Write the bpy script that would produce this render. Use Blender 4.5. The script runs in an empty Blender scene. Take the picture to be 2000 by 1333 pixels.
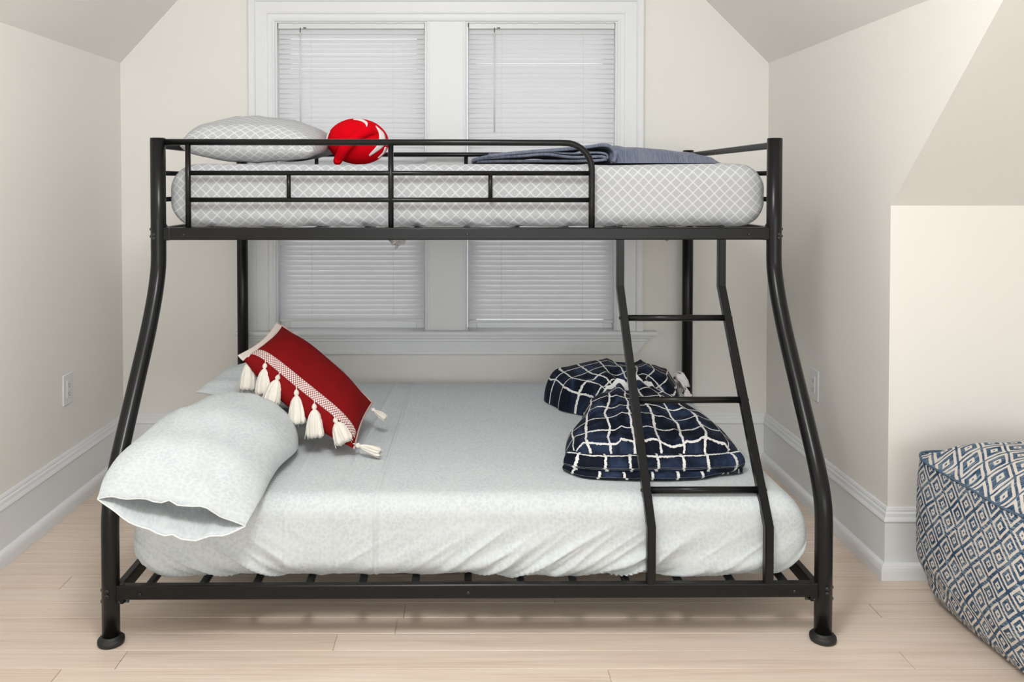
import bpy, bmesh, math, random
from math import sin, cos, pi, sqrt
from mathutils import Vector, noise, Matrix
random.seed(7)
SC = bpy.context.scene
COL = SC.collection

# ---------------------------------------------------------------- camera, world, lights, exposure
PITCH = .0212
CAM_H = 1.2792
cam = bpy.data.cameras.new('camera')
cam.sensor_width = 36.0
cam.lens = 1612.29 / 2000 * 36
cam.shift_x = (1000 - 913.83) / 2000
cam.shift_y = (390.13 - 666.5) / 2000
cam.clip_start = .05
co = bpy.data.objects.new('camera', cam)
COL.objects.link(co)
co.location = (0, 0, CAM_H)
co.rotation_euler = (pi / 2 - PITCH, 0, 0)
SC.camera = co

world = bpy.data.worlds.new('world')
SC.world = world
world.use_nodes = True
bg = world.node_tree.nodes['Background']
bg.inputs[0].default_value = (.96, .98, 1.0, 1)
bg.inputs[1].default_value = 2.0


def area(name, loc, rot, sx, sy, power, color):
    l = bpy.data.lights.new(name, 'AREA')
    l.shape = 'RECTANGLE'
    l.size, l.size_y, l.energy, l.color = sx, sy, power, color
    o = bpy.data.objects.new(name, l)
    o.location, o.rotation_euler = loc, rot
    COL.objects.link(o)
    return o


def lamp(name, loc, radius, power, color):
    l = bpy.data.lights.new(name, 'POINT')
    l.shadow_soft_size, l.energy, l.color = radius, power, color
    o = bpy.data.objects.new(name, l)
    o.location = loc
    COL.objects.link(o)
    return o


lamp('ceiling_light', (-.1, 1.0, 2.25), .20, 68, (.96, .98, 1))
# broad fill light added at the far end of the room, behind the camera
area('rear_fill_light', (.9, -4.9, 1.35), (pi / 2, 0, 0), 4.2, 1.9, 90, (.87, .94, 1))
SC.view_settings.view_transform = 'Standard'
SC.view_settings.look = 'None'
SC.view_settings.gamma = 1
SC.view_settings.use_curve_mapping = False
SC.view_settings.exposure = 0.03

# ---------------------------------------------------------------- room measures (metres)
D, XL, XR, ZS = 3.7425, -1.5706, 1.36, 1.817
KY, KZ = 2.6535, 1.2037          # knee wall plane and its height
ZC = 2.45                        # flat ceiling
YB = -5.0                        # the room runs on behind the camera


# ---------------------------------------------------------------- materials
class NT:
    def __init__(s, name):
        s.m = bpy.data.materials.new(name)
        s.m.use_nodes = True
        s.t = s.m.node_tree
        s.b = s.t.nodes['Principled BSDF']

    def n(s, typ, ins=None, **kw):
        nd = s.t.nodes.new(typ)
        for k, v in kw.items():
            setattr(nd, k, v)
        for k, v in (ins or {}).items():
            s.put(nd.inputs[k], v)
        return nd

    def put(s, sock, v):
        if isinstance(v, bpy.types.NodeSocket):
            s.t.links.new(v, sock)
        else:
            if sock.type == 'RGBA' and len(v) == 3:
                v = (*v, 1)
            sock.default_value = v

    def math(s, op, a, b=None, c=None):
        nd = s.t.nodes.new('ShaderNodeMath')
        nd.operation = op
        s.put(nd.inputs[0], a)
        if b is not None:
            s.put(nd.inputs[1], b)
        if c is not None:
            s.put(nd.inputs[2], c)
        return nd.outputs[0]

    def step(s, x, lo, hi, a=0., b=1.):
        nd = s.t.nodes.new('ShaderNodeMapRange')
        nd.interpolation_type = 'SMOOTHSTEP'
        s.put(nd.inputs[0], x)
        for i, v in enumerate((lo, hi, a, b)):
            nd.inputs[i + 1].default_value = v
        return nd.outputs[0]

    def mix(s, f, a, b):
        nd = s.t.nodes.new('ShaderNodeMix')
        nd.data_type = 'RGBA'
        s.put(nd.inputs[0], f)
        s.put(nd.inputs[6], a)
        s.put(nd.inputs[7], b)
        return nd.outputs[2]

    def uv(s):
        nd = s.t.nodes.new('ShaderNodeTexCoord')
        return nd.outputs['UV']

    def gen(s, which='Object'):
        return s.t.nodes.new('ShaderNodeTexCoord').outputs[which]

    def noise(s, vec, scale, detail=3, rough=.55, dist=0.):
        return s.n('ShaderNodeTexNoise', {'Vector': vec, 'Scale': scale, 'Detail': detail, 'Roughness': rough, 'Distortion': dist}).outputs[0]

    def scaled(s, vec, sc, loc=(0, 0, 0), rot=(0, 0, 0)):
        return s.n('ShaderNodeMapping', {'Vector': vec, 'Scale': sc, 'Location': loc, 'Rotation': rot}).outputs[0]

    def bump(s, h, strength=.2, dist=.002):
        nd = s.n('ShaderNodeBump', {'Height': h, 'Strength': strength, 'Distance': dist})
        s.put(s.b.inputs['Normal'], nd.outputs[0])

    def set(s, **kw):
        for k, v in kw.items():
            s.put(s.b.inputs[{'col': 'Base Color', 'rough': 'Roughness', 'metal': 'Metallic', 'spec': 'Specular IOR Level',
                              'sheen': 'Sheen Weight', 'sheenr': 'Sheen Roughness', 'trans': 'Transmission Weight', 'ior': 'IOR', 'alpha': 'Alpha', 'sss': 'Subsurface Weight'}[k]], v)
        return s


def paint(name, col, rough=.6, var=.02, bump=.03):
    t = NT(name)
    v = t.gen()
    a = t.noise(v, 1.6, 2)
    c2 = tuple(max(0, c - var) for c in col)
    t.set(col=t.mix(a, col, c2), rough=rough, spec=.35)
    t.bump(t.noise(v, 180, 2), bump, .001)
    return t.m


M_WALL = paint('cream_wall_paint', (.90, .875, .825), .75)
M_CEIL = paint('ceiling_paint', (.90, .885, .85), .8)
M_TRIM = paint('white_trim_paint', (.86, .87, .875), .42, .01, .015)
M_PLASTIC = paint('white_plastic', (.80, .81, .80), .35, .01, .0)
M_SLAT = paint('blind_slat_white', (.90, .905, .915), .45, .005, .0)
def slat_mat():
    t = NT('blind_slat_vinyl')
    t.set(col=(.88, .885, .895), rough=.45, spec=.3)
    tr = t.n('ShaderNodeBsdfTranslucent', {'Color': (.90, .90, .90)})
    mx = t.n('ShaderNodeMixShader', {0: .32, 1: t.b.outputs[0], 2: tr.outputs[0]})
    t.put(t.t.nodes['Material Output'].inputs[0], mx.outputs[0])
    return t.m


M_SLAT = slat_mat()
M_DARK = paint('dark_recess', (.03, .03, .03), .6, .0, .0)


def metal_black():
    t = NT('black_powder_coat')
    v = t.gen()
    t.set(col=(.0065, .0066, .0068), rough=t.step(t.noise(v, 3, 1), .3, .7, .27, .29), spec=.28)
    return t.m


M_BLACK = metal_black()
t = NT('black_rubber'); t.set(col=(.014, .014, .014), rough=.55); t.bump(t.noise(t.gen(), 300, 2), .05, .001); M_RUBBER = t.m
t = NT('bolt_steel'); t.set(col=(.05, .05, .05), rough=.3, metal=.6); t.bump(t.noise(t.gen(), 400, 2), .02, .001); M_BOLT = t.m
t = NT('window_glass'); t.set(col=(1, 1, 1), rough=.01, trans=1., ior=1.45); M_GLASS = t.m


def wood():
    t = NT('pale_pine_boards')
    oi = t.n('ShaderNodeObjectInfo')
    rnd = oi.outputs['Random']
    v = t.gen('Object')
    off = t.n('ShaderNodeVectorMath', {0: v, 1: t.n('ShaderNodeCombineXYZ', {0: t.math('MULTIPLY', rnd, 37.), 1: t.math('MULTIPLY', rnd, 11.)}).outputs[0]}, operation='ADD').outputs[0]
    g1 = t.noise(t.scaled(off, (1.3, 34, 1)), 1.0, 4, .6, .4)
    g2 = t.noise(t.scaled(off, (3, 160, 1)), 1.0, 3, .6)
    g3 = t.noise(t.scaled(off, (.8, 3, 1)), 1.0, 2)
    base = t.mix(rnd, (.74, .60, .485), (.82, .69, .575))
    c = t.mix(t.step(g1, .35, .72), base, (.64, .50, .395))
    c = t.mix(t.step(g2, .40, .70, 0, .55), c, (.88, .775, .675))
    c = t.mix(t.step(g3, .3, .75, 0, .45), c, (.82, .69, .58))
    kn = t.n('ShaderNodeTexVoronoi', {'Vector': t.scaled(off, (2.2, 8, 1)), 'Scale': 1.0}).outputs['Distance']
    c = t.mix(t.step(kn, .02, .05, .55, 0.), c, (.22, .13, .08))
    t.set(col=c, rough=t.step(g1, .2, .8, .30, .42), spec=.45)
    t.bump(g2, .06, .001)
    return t.m


M_WOOD = wood()


def trellis():
    t = NT('grey_trellis_cotton')
    uv = t.uv()
    warp = t.n('ShaderNodeTexNoise', {'Vector': uv, 'Scale': 7., 'Detail': 1.}).outputs['Color']
    w = t.n('ShaderNodeVectorMath', {0: warp, 1: (.5, .5, .5)}, operation='SUBTRACT').outputs[0]
    w = t.n('ShaderNodeVectorMath', {0: w, 3: .012}, operation='SCALE').outputs[0]
    uv2 = t.n('ShaderNodeVectorMath', {0: uv, 1: w}, operation='ADD').outputs[0]
    sp = t.n('ShaderNodeSeparateXYZ', {0: uv2})
    P = 1 / .0352
    ds = []
    for op in ('ADD', 'SUBTRACT'):
        p = t.math('MULTIPLY', t.math(op, sp.outputs[0], sp.outputs[1]), P)
        f = t.math('FRACT', t.math('ADD', p, 200.))
        ds.append(t.math('SUBTRACT', .5, t.math('ABSOLUTE', t.math('SUBTRACT', f, .5))))
    d = t.n('ShaderNodeMath', {0: ds[0], 1: ds[1], 2: .14}, operation='SMOOTH_MIN').outputs[0]
    fab = t.noise(t.scaled(uv, (1, .25, 1)), 900, 2)
    line = t.step(d, .045, .105)
    grey = t.mix(fab, (.40, .41, .425), (.51, .52, .53))
    t.set(col=t.mix(line, (.635, .645, .655), grey), rough=.9, spec=.1)
    t.bump(t.noise(uv, 700, 2), .06, .001)
    return t.m


def floral():
    t = NT('pale_floral_cotton')
    uv = t.uv()
    wob = t.n('ShaderNodeTexNoise', {'Vector': uv, 'Scale': 60., 'Detail': 2.}).outputs['Color']
    wob = t.n('ShaderNodeVectorMath', {0: wob, 3: .010}, operation='SCALE').outputs[0]
    uv2 = t.n('ShaderNodeVectorMath', {0: uv, 1: wob}, operation='ADD').outputs[0]
    v1 = t.n('ShaderNodeTexVoronoi', {'Vector': uv2, 'Scale': 88., 'Randomness': .85}).outputs['Distance']
    v2 = t.n('ShaderNodeTexVoronoi', {'Vector': uv2, 'Scale': 130., 'Randomness': 1.}).outputs['Distance']
    blossom = t.step(v1, .40, .55, 1., 0.)
    eye = t.step(v1, .06, .12, .55, 0.)
    leaf = t.step(v2, .30, .42, .75, 0.)
    nz = t.step(t.noise(uv, 210, 3), .40, .62)
    f = t.math('MAXIMUM', t.math('SUBTRACT', blossom, eye), t.math('MULTIPLY', leaf, nz))
    big = t.step(t.noise(uv, 14, 2), .3, .7, .45, .9)
    c = t.mix(t.math('MULTIPLY', f, big), (.655, .69, .695), (.56, .612, .628))
    t.set(col=c, rough=.9, spec=.1)
    t.bump(t.noise(uv, 600, 2), .06, .001)
    return t.m


M_TRELLIS = trellis()
M_FLORAL = floral()
t = NT('white_cotton_lining'); t.set(col=(.80, .81, .80), rough=.9); t.bump(t.noise(t.gen(), 500, 2), .05, .001); M_COTTON = t.m


def velvet_red():
    t = NT('deep_red_canvas')
    uv = t.uv()
    c = t.mix(t.noise(uv, 12, 4), (.245, .008, .009), (.185, .006, .007))
    t.set(col=c, rough=.9, spec=.08)
    t.bump(t.noise(uv, 500, 2), .12, .001)
    return t.m


def woven_band():
    t = NT('woven_band_white_on_red')
    sp = t.n('ShaderNodeSeparateXYZ', {0: t.uv()})
    P = 1 / .0092
    a = t.math('MULTIPLY', t.math('ADD', sp.outputs[0], sp.outputs[1]), P)
    b = t.math('MULTIPLY', t.math('SUBTRACT', sp.outputs[0], sp.outputs[1]), P)
    fa = t.math('ABSOLUTE', t.math('SUBTRACT', t.math('FRACT', t.math('ADD', a, 100.)), .5))
    fb = t.math('ABSOLUTE', t.math('SUBTRACT', t.math('FRACT', t.math('ADD', b, 100.)), .5))
    m = t.step(t.math('MAXIMUM', fa, fb), .33, .41)
    t.set(col=t.mix(m, (.82, .76, .71), (.30, .02, .03)), rough=.85)
    t.bump(m, .4, .002)
    return t.m


M_RED = velvet_red()
M_BAND = woven_band()


def stripes():
    t = NT('cream_woven_trim')
    sp = t.n('ShaderNodeSeparateXYZ', {0: t.uv()})
    f = t.math('ABSOLUTE', t.math('SUBTRACT', t.math('FRACT', t.math('MULTIPLY', sp.outputs[1], 150.)), .5))
    m = t.step(f, .36, .46)
    t.set(col=t.mix(m, (.80, .72, .66), (.55, .38, .34)), rough=.85)
    t.bump(m, .3, .002)
    return t.m


M_TRIMBAND = stripes()


def yarn():
    t = NT('cream_cotton_yarn')
    v = t.gen()
    t.set(col=t.mix(t.noise(v, 90, 2), (.84, .80, .73), (.74, .69, .61)), rough=.9, sheen=.1)
    t.bump(t.noise(t.scaled(v, (3, 3, .4)), 300, 2), .25, .002)
    return t.m


M_YARN = yarn()


def plush(name, c1, c2):
    t = NT(name)
    v = t.gen()
    t.set(col=t.mix(t.noise(v, 25, 3), c1, c2), rough=.95, spec=.05)
    t.bump(t.noise(v, 700, 2), .25, .002)
    return t.m


M_PLUSHRED = plush('bright_red_plush', (.70, .002, .010), (.58, .0015, .007))
M_PLUSHWHITE = plush('white_plush', (.80, .76, .75), (.74, .70, .69))


def denim():
    t = NT('blue_grey_flannel')
    uv = t.uv()
    a = t.noise(t.scaled(uv, (1, .16, 1)), 240, 3)
    b = t.noise(uv, 14, 3)
    c = t.mix(t.step(a, .3, .7), (.085, .108, .165), (.175, .20, .265))
    t.set(col=t.mix(t.step(b, .3, .8, 0, .5), c, (.24, .25, .29)), rough=.9, spec=.15, sheen=.15)
    t.bump(a, .2, .002)
    return t.m


M_DENIM = denim()


def plaid():
    t = NT('navy_velour_white_windowpane')
    uv = t.uv()
    wr = t.n('ShaderNodeTexNoise', {'Vector': uv, 'Scale': 9., 'Detail': 3.}).outputs['Color']
    w = t.n('ShaderNodeVectorMath', {0: wr, 1: (.5, .5, .5)}, operation='SUBTRACT').outputs[0]
    w = t.n('ShaderNodeVectorMath', {0: w, 3: .038}, operation='SCALE').outputs[0]
    sp = t.n('ShaderNodeSeparateXYZ', {0: t.n('ShaderNodeVectorMath', {0: uv, 1: w}, operation='ADD').outputs[0]})
    fuzz = t.math('MULTIPLY', t.math('SUBTRACT', t.noise(uv, 150, 2), .5), .10)
    dd = []
    for k, (per, wd) in enumerate(((.076, .040), (.088, .032))):
        f = t.math('FRACT', t.math('ADD', t.math('DIVIDE', sp.outputs[k], per), 50.))
        f = t.math('ABSOLUTE', t.math('SUBTRACT', f, .5))
        dd.append(t.step(t.math('ADD', f, fuzz), wd, wd + .018, 1., 0.))
    line = t.math('MAXIMUM', dd[0], dd[1])
    nap = t.step(t.noise(uv, 11, 3, .6, .6), .42, .72)
    base = t.mix(nap, (.0040, .0065, .015), (.027, .043, .090))
    t.set(col=t.mix(line, base, (.78, .77, .74)), rough=.7, spec=.12, sheen=.02, sheenr=.35)
    t.bump(t.math('ADD', t.math('MULTIPLY', line, .5), t.noise(uv, 260, 3)), .35, .003)
    return t.m


M_PLAID = plaid()


def pouf_mat(name, per, diamond):
    t = NT(name)
    uv = t.uv()
    wr = t.n('ShaderNodeTexNoise', {'Vector': uv, 'Scale': 18., 'Detail': 1.}).outputs['Color']
    w = t.n('ShaderNodeVectorMath', {0: wr, 1: (.5, .5, .5)}, operation='SUBTRACT').outputs[0]
    w = t.n('ShaderNodeVectorMath', {0: w, 3: .009}, operation='SCALE').outputs[0]
    sp = t.n('ShaderNodeSeparateXYZ', {0: t.n('ShaderNodeVectorMath', {0: uv, 1: w}, operation='ADD').outputs[0]})
    c = []
    for k in range(2):
        f = t.math('FRACT', t.math('ADD', t.math('DIVIDE', sp.outputs[k], per[k]), 50.))
        c.append(t.math('MULTIPLY', t.math('ABSOLUTE', t.math('SUBTRACT', f, .5)), 2.))
    m = t.math('ADD', c[0], c[1]) if diamond else t.math('MAXIMUM', c[0], c[1])
    m = t.math('ADD', m, t.math('MULTIPLY', t.math('SUBTRACT', t.noise(t.scaled(uv, (60, 520, 1)), 1, 2), .5), .16))
    ramp = t.n('ShaderNodeValToRGB', {0: t.math('MULTIPLY', m, .5 if diamond else 1.)})
    r = ramp.color_ramp
    r.interpolation = 'LINEAR'
    seq = [(0, 0), (.10, 1), (.31, 0), (.60, 1), (.85, 0), (1.17, 1), (1.40, 0), (1.72, 1), (1.88, 0)] if diamond else [(0, 0), (.09, 1), (.30, 0), (.66, 1), (.90, 0)]
    k = .5 if diamond else 1.
    els = []
    for i, (p, vv) in enumerate(seq):
        if i == 0:
            els.append((0, vv))
        else:
            els.append((p * k - .006, seq[i - 1][1]))
            els.append((p * k + .006, vv))
    while len(r.elements) > 1:
        r.elements.remove(r.elements[-1])
    r.elements[0].position = 0
    r.elements[0].color = (els[0][1],) * 3 + (1,)
    for p, vv in els[1:]:
        e = r.elements.new(p)
        e.color = (vv, vv, vv, 1)
    streak = t.noise(t.scaled(uv, (26, 330, 1), rot=(0, 0, .35)), 1, 3, .6)
    blue = t.mix(t.step(streak, .40, .66), (.022, .058, .125), (.34, .44, .52))
    blue = t.mix(t.step(t.noise(uv, 16, 2), .4, .7), blue, (.030, .075, .15))
    white = t.mix(streak, (.86, .79, .71), (.70, .63, .56))
    t.set(col=t.mix(ramp.outputs[0], blue, white), rough=.9, spec=.15)
    t.bump(t.noise(t.scaled(uv, (150, 420, 1)), 1, 2), .5, .004)
    return t.m


M_POUF = pouf_mat('blue_white_diamond_weave', (.070, .077), True)
M_POUFTOP = pouf_mat('blue_white_square_weave', (.068, .068), False)
t = NT('clear_film'); t.set(col=(.80, .77, .76), rough=.18, alpha=.72, spec=.6); t.bump(t.noise(t.gen(), 60, 3), .3, .003); M_FILM = t.m


# ---------------------------------------------------------------- object helpers
def link(name, me, mat=None, parent=None):
    o = bpy.data.objects.new(name, me)
    COL.objects.link(o)
    if mat is not None and not me.materials:
        me.materials.append(mat)
    if parent is not None:
        o.parent = parent
    return o


def tag(o, label=None, cat=None, group=None, kind=None):
    for k, v in (('label', label), ('category', cat), ('group', group), ('kind', kind)):
        if v:
            o[k] = v
    return o


def thing(name, label, cat, loc=(0, 0, 0), rz=0., group=None):
    o = bpy.data.objects.new(name, None)
    COL.objects.link(o)
    o.location, o.rotation_euler = loc, (0, 0, rz)
    o.empty_display_size = .1
    return tag(o, label, cat, group)


def mesh(name, verts, faces, uvs=None, smooth=True):
    me = bpy.data.meshes.new(name)
    me.from_pydata([tuple(v) for v in verts], [], faces)
    if uvs is not None:
        l = me.uv_layers.new(name='UVMap')
        d = [0.] * (2 * len(me.loops))
        for i, lp in enumerate(me.loops):
            d[2 * i], d[2 * i + 1] = uvs[lp.vertex_index]
        l.data.foreach_set('uv', d)
    if smooth:
        me.polygons.foreach_set('use_smooth', [True] * len(me.polygons))
    me.update()
    return me


def from_bm(name, bm, smooth=False, recalc=True):
    if recalc:
        bmesh.ops.recalc_face_normals(bm, faces=bm.faces)
    me = bpy.data.meshes.new(name)
    bm.to_mesh(me)
    bm.free()
    if smooth:
        me.polygons.foreach_set('use_smooth', [True] * len(me.polygons))
    return me


def add_box(bm, x0, x1, y0, y1, z0, z1, bev=0., seg=2):
    vs = [bm.verts.new((x, y, z)) for x in (x0, x1) for y in (y0, y1) for z in (z0, z1)]
    fs = [bm.faces.new([vs[i] for i in q]) for q in ((0, 1, 3, 2), (4, 6, 7, 5), (0, 4, 5, 1), (2, 3, 7, 6), (0, 2, 6, 4), (1, 5, 7, 3))]
    if bev:
        es = list({e for f in fs for e in f.edges})
        bmesh.ops.bevel(bm, geom=es, offset=bev, segments=seg, affect='EDGES', profile=.5)
    return bm


def box(name, b, mat, parent=None, bev=0.):
    bm = bmesh.new()
    add_box(bm, *b, bev=bev)
    return link(name, from_bm(name, bm), mat, parent)


def add_prism(bm, poly, fn, a, b):
    """extrude the 2D polygon between parameters a and b; fn(p, q, w) gives the point"""
    n = len(poly)
    A = [bm.verts.new(fn(p, q, a)) for p, q in poly]
    B = [bm.verts.new(fn(p, q, b)) for p, q in poly]
    bm.faces.new(A)
    bm.faces.new(B[::-1])
    for i in range(n):
        bm.faces.new((A[i], A[(i + 1) % n], B[(i + 1) % n], B[i]))


def smooth_path(pts, sub=8, closed=False):
    P = [Vector(p) for p in pts]
    out = []
    n = len(P)
    rng = n if closed else n - 1
    for i in range(rng):
        p0 = P[(i - 1) % n] if (closed or i > 0) else P[0] * 2 - P[1]
        p1, p2 = P[i], P[(i + 1) % n]
        p3 = P[(i + 2) % n] if (closed or i + 2 < n) else P[-1] * 2 - P[-2]
        for k in range(sub):
            t = k / sub
            out.append(.5 * ((2 * p1) + (p2 - p0) * t + (2 * p0 - 5 * p1 + 4 * p2 - p3) * t * t + (3 * p1 - p0 - 3 * p2 + p3) * t ** 3))
    if not closed:
        out.append(P[-1])
    return out


def add_tube(bm, pts, r, n=12, prof=None, cap=True, closed=False):
    """tube along pts; r a number or function of 0..1; prof an optional cross-section polygon (side, up)"""
    P = [Vector(p) for p in pts]
    m = len(P)
    rings = []
    up = None
    for i in range(m):
        if closed:
            t = (P[(i + 1) % m] - P[i - 1]).normalized()
        else:
            t = (P[min(i + 1, m - 1)] - P[max(i - 1, 0)]).normalized()
        if up is None:
            ref = Vector((0, 0, 1)) if abs(t.z) < .9 else Vector((0, -1, 0))
            up = (ref - t * ref.dot(t)).normalized()
        else:
            up = (up - t * up.dot(t)).normalized()
        side = t.cross(up)
        rad = r(i / max(1, m - 1)) if callable(r) else r
        if prof:
            ring = [bm.verts.new(P[i] + side * a + up * b) for a, b in prof]
        else:
            ring = [bm.verts.new(P[i] + (side * cos(2 * pi * k / n) + up * sin(2 * pi * k / n)) * rad) for k in range(n)]
        rings.append(ring)
    q = len(rings[0])
    for i in range(m if closed else m - 1):
        a, b = rings[i], rings[(i + 1) % m]
        for k in range(q):
            bm.faces.new((a[k], a[(k + 1) % q], b[(k + 1) % q], b[k]))
    if cap and not closed:
        bm.faces.new(rings[0][::-1])
        bm.faces.new(rings[-1])


def tube(name, pts, r, mat, parent=None, n=12, prof=None, smooth=True):
    bm = bmesh.new()
    add_tube(bm, pts, r, n, prof)
    me = from_bm(name, bm)
    if smooth:
        for p in me.polygons:
            p.use_smooth = len(p.vertices) == 4 and not prof
    return link(name, me, mat, parent)


def rrect(w, h, r, seg=3):
    out = []
    for cx, cy, a0 in ((w / 2 - r, h / 2 - r, 0), (-w / 2 + r, h / 2 - r, pi / 2), (-w / 2 + r, -h / 2 + r, pi), (w / 2 - r, -h / 2 + r, 1.5 * pi)):
        for k in range(seg + 1):
            a = a0 + pi / 2 * k / seg
            out.append((cx + r * cos(a), cy + r * sin(a)))
    return out


def add_lathe(bm, prof, n=24, axis=None, ridges=0, amp=0.):
    """prof: list of (radius, z)"""
    rings = []
    for r, z in prof:
        rings.append([bm.verts.new(((r + amp * r * cos(ridges * 2 * pi * k / n)) * cos(2 * pi * k / n), (r + amp * r * cos(ridges * 2 * pi * k / n)) * sin(2 * pi * k / n), z)) for k in range(n)])
    for a, b in zip(rings, rings[1:]):
        for k in range(n):
            bm.faces.new((a[k], a[(k + 1) % n], b[(k + 1) % n], b[k]))
    bm.faces.new(rings[0][::-1])
    bm.faces.new(rings[-1])


def grid(name, nu, nv, fn, mat, parent=None, wrap=False, uvfn=None):
    """fn(a, b) -> (point, uv) for a in 0..1 (nu steps) and b in 0..1 (nv steps); wrap closes b"""
    V, U, F = [], [], []
    for i in range(nu + 1):
        for j in range(nv + 1):
            p, uv = fn(i / nu, j / nv)
            V.append(p)
            U.append(uv)
    w = nv + 1
    for i in range(nu):
        for j in range(nv):
            F.append((i * w + j, (i + 1) * w + j, (i + 1) * w + j + 1, i * w + j + 1))
    me = mesh(name, V, F, U)
    return link(name, me, mat, parent)


def fix_normals(o, merge=1e-5):
    bm = bmesh.new()
    bm.from_mesh(o.data)
    if merge:
        bmesh.ops.remove_doubles(bm, verts=bm.verts, dist=merge)
    bmesh.ops.recalc_face_normals(bm, faces=bm.faces)
    bm.to_mesh(o.data)
    bm.free()
    o.data.polygons.foreach_set('use_smooth', [True] * len(o.data.polygons))
    return o


def nz(x, y=0., z=0.):
    return noise.noise(Vector((x, y, z)))


def ridge(x, y=0., z=0.):
    return max(0., 1 - abs(noise.noise(Vector((x, y, z)))) * 2.2) ** 2


def lerp(a, b, t):
    return a + (b - a) * t


def interp(tab, t):
    for (t0, v0), (t1, v1) in zip(tab, tab[1:]):
        if t <= t1:
            k = min(1, max(0, (t - t0) / (t1 - t0)))
            k = k * k * (3 - 2 * k)
            return v0 + (v1 - v0) * k
    return tab[-1][1]


def struct(o):
    o['kind'] = 'structure'
    return o


# ---------------------------------------------------------------- room shell
def poly_obj(name, polys, mat):
    bm = bmesh.new()
    for p in polys:
        bm.faces.new([bm.verts.new(v) for v in p])
    bmesh.ops.remove_doubles(bm, verts=bm.verts, dist=1e-4)
    return struct(link(name, from_bm(name, bm, recalc=False), mat))


floor = struct(box('floor', (XL - .05, 3.7, YB, D + .1, -.06, -.004), M_WOOD))
PW = .0853
y = D + .02
row = 0
while y > -.6:
    x = XL - .03 - random.random() * 1.6
    xe = 3.6 if y - PW < KY else XR + .05
    while x < xe:
        ln = random.uniform(1.3, 2.6)
        x0, x1 = max(x, XL - .03), min(x + ln, xe)
        if x1 - x0 > .02 and x1 > XL:
            bm = bmesh.new()
            g = .0010
            add_box(bm, x0 + g - (x0 + x1) / 2, x1 - g - (x0 + x1) / 2, -PW / 2 + g, PW / 2 - g, -.010, random.uniform(-.0006, 0), bev=.0011, seg=1)
            p = link('plank', from_bm('plank', bm), M_WOOD, floor)
            p.location = ((x0 + x1) / 2, y - PW / 2, 0)
        x += ln
    y -= PW
    row += 1

WX0, WX1, WZ0, WZ1 = -.8700, .6740, .6060, 2.0046      # the opening for both windows
sl_l = (2.45 - ZS) / 1.083
XCL, XCR = XL + sl_l, XR - (2.45 - ZS) / .99
bm = bmesh.new()
T = .12
fy = lambda p, q, w: (p, w, q)
add_prism(bm, [(XL, 0), (WX0, 0), (WX0, ZC), (XCL, ZC), (XL, ZS)], fy, D, D + T)
add_prism(bm, [(WX1, 0), (XR, 0), (XR, ZS), (XCR, ZC), (WX1, ZC)], fy, D, D + T)
add_prism(bm, [(WX0, 0), (WX1, 0), (WX1, WZ0 - .008), (WX0, WZ0 - .008)], fy, D, D + T)
add_prism(bm, [(WX0, WZ1), (WX1, WZ1), (WX1, ZC), (WX0, ZC)], fy, D, D + T)
struct(link('wall_back', from_bm('wall_back', bm), M_WALL))
bm = bmesh.new()
add_box(bm, XL - .1, XL, YB, D + T, 0, ZS)
struct(link('wall_left', from_bm('wall_left', bm), M_WALL))
SLOPE = 1.0015
YV1 = KY - .01 - (ZS - KZ) / SLOPE
YV2 = KY - .01 - (ZC - KZ) / SLOPE
poly_obj('wall_right', [[(XR, D, 0), (XR, KY, 0), (XR, KY, KZ), (XR, YV1, ZS), (XR, D, ZS)]], M_WALL)
poly_obj('wall_knee', [[(XR, KY, 0), (3.6, KY, 0), (3.6, KY, KZ), (XR, KY, KZ)]], M_WALL)
poly_obj('wall_side', [[(3.6, KY, 0), (3.6, YB, 0), (3.6, YB, ZC), (3.6, YV2, ZC), (3.6, KY, KZ)]], M_WALL)
poly_obj('wall_front', [[(XL, YB, 0), (3.6, YB, 0), (3.6, YB, ZC), (XCL, YB, ZC), (XL, YB, ZS)]], M_WALL)
poly_obj('ceiling', [
    [(XL, YB, ZS), (XCL, YB, ZC), (XCL, D, ZC), (XL, D, ZS)],
    [(XR, D, ZS), (XCR, D, ZC), (XCR, YV2, ZC), (XR, YV1, ZS)],
    [(XR, KY, KZ), (XR, YV1, ZS), (XCR, YV2, ZC), (3.6, YV2, ZC), (3.6, KY, KZ)],
    [(XCL, YB, ZC), (3.6, YB, ZC), (3.6, YV2, ZC), (XCR, YV2, ZC), (XCR, D, ZC), (XCL, D, ZC)]], M_CEIL)

# baseboards: profile (depth off the wall, height)
BP = [(0, .226), (.006, .226), (.009, .219), (.009, .214), (.013, .209), (.015, .199), (.019, .192), (.021, .186), (.019, .182), (.0165, .179), (.0165, .052),
      (.029, .047), (.033, .040), (.035, .030), (.035, 0), (0, 0)]
bm = bmesh.new()
add_prism(bm, BP, lambda p, q, w: (XL + p, w, q), YB, D)
struct(link('baseboard_left', from_bm('baseboard_left', bm), M_TRIM))
bm = bmesh.new()
add_prism(bm, BP, lambda p, q, w: (w, D - p, q), XL, XR)
struct(link('baseboard_back', from_bm('baseboard_back', bm), M_TRIM))


def mitre_strip(name, path, mat):
    """path: list of (corner point xy, outward offset direction xy for the mitre)"""
    bm = bmesh.new()
    rings = []
    for (px, py), (ox, oy) in path:
        rings.append([bm.verts.new((px + ox * p, py + oy * p, q)) for p, q in BP])
    n = len(BP)
    for a, b in zip(rings, rings[1:]):
        for k in range(n - 1):
            bm.faces.new((a[k], a[k + 1], b[k + 1], b[k]))
    return struct(link(name, from_bm(name, bm), mat))


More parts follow.
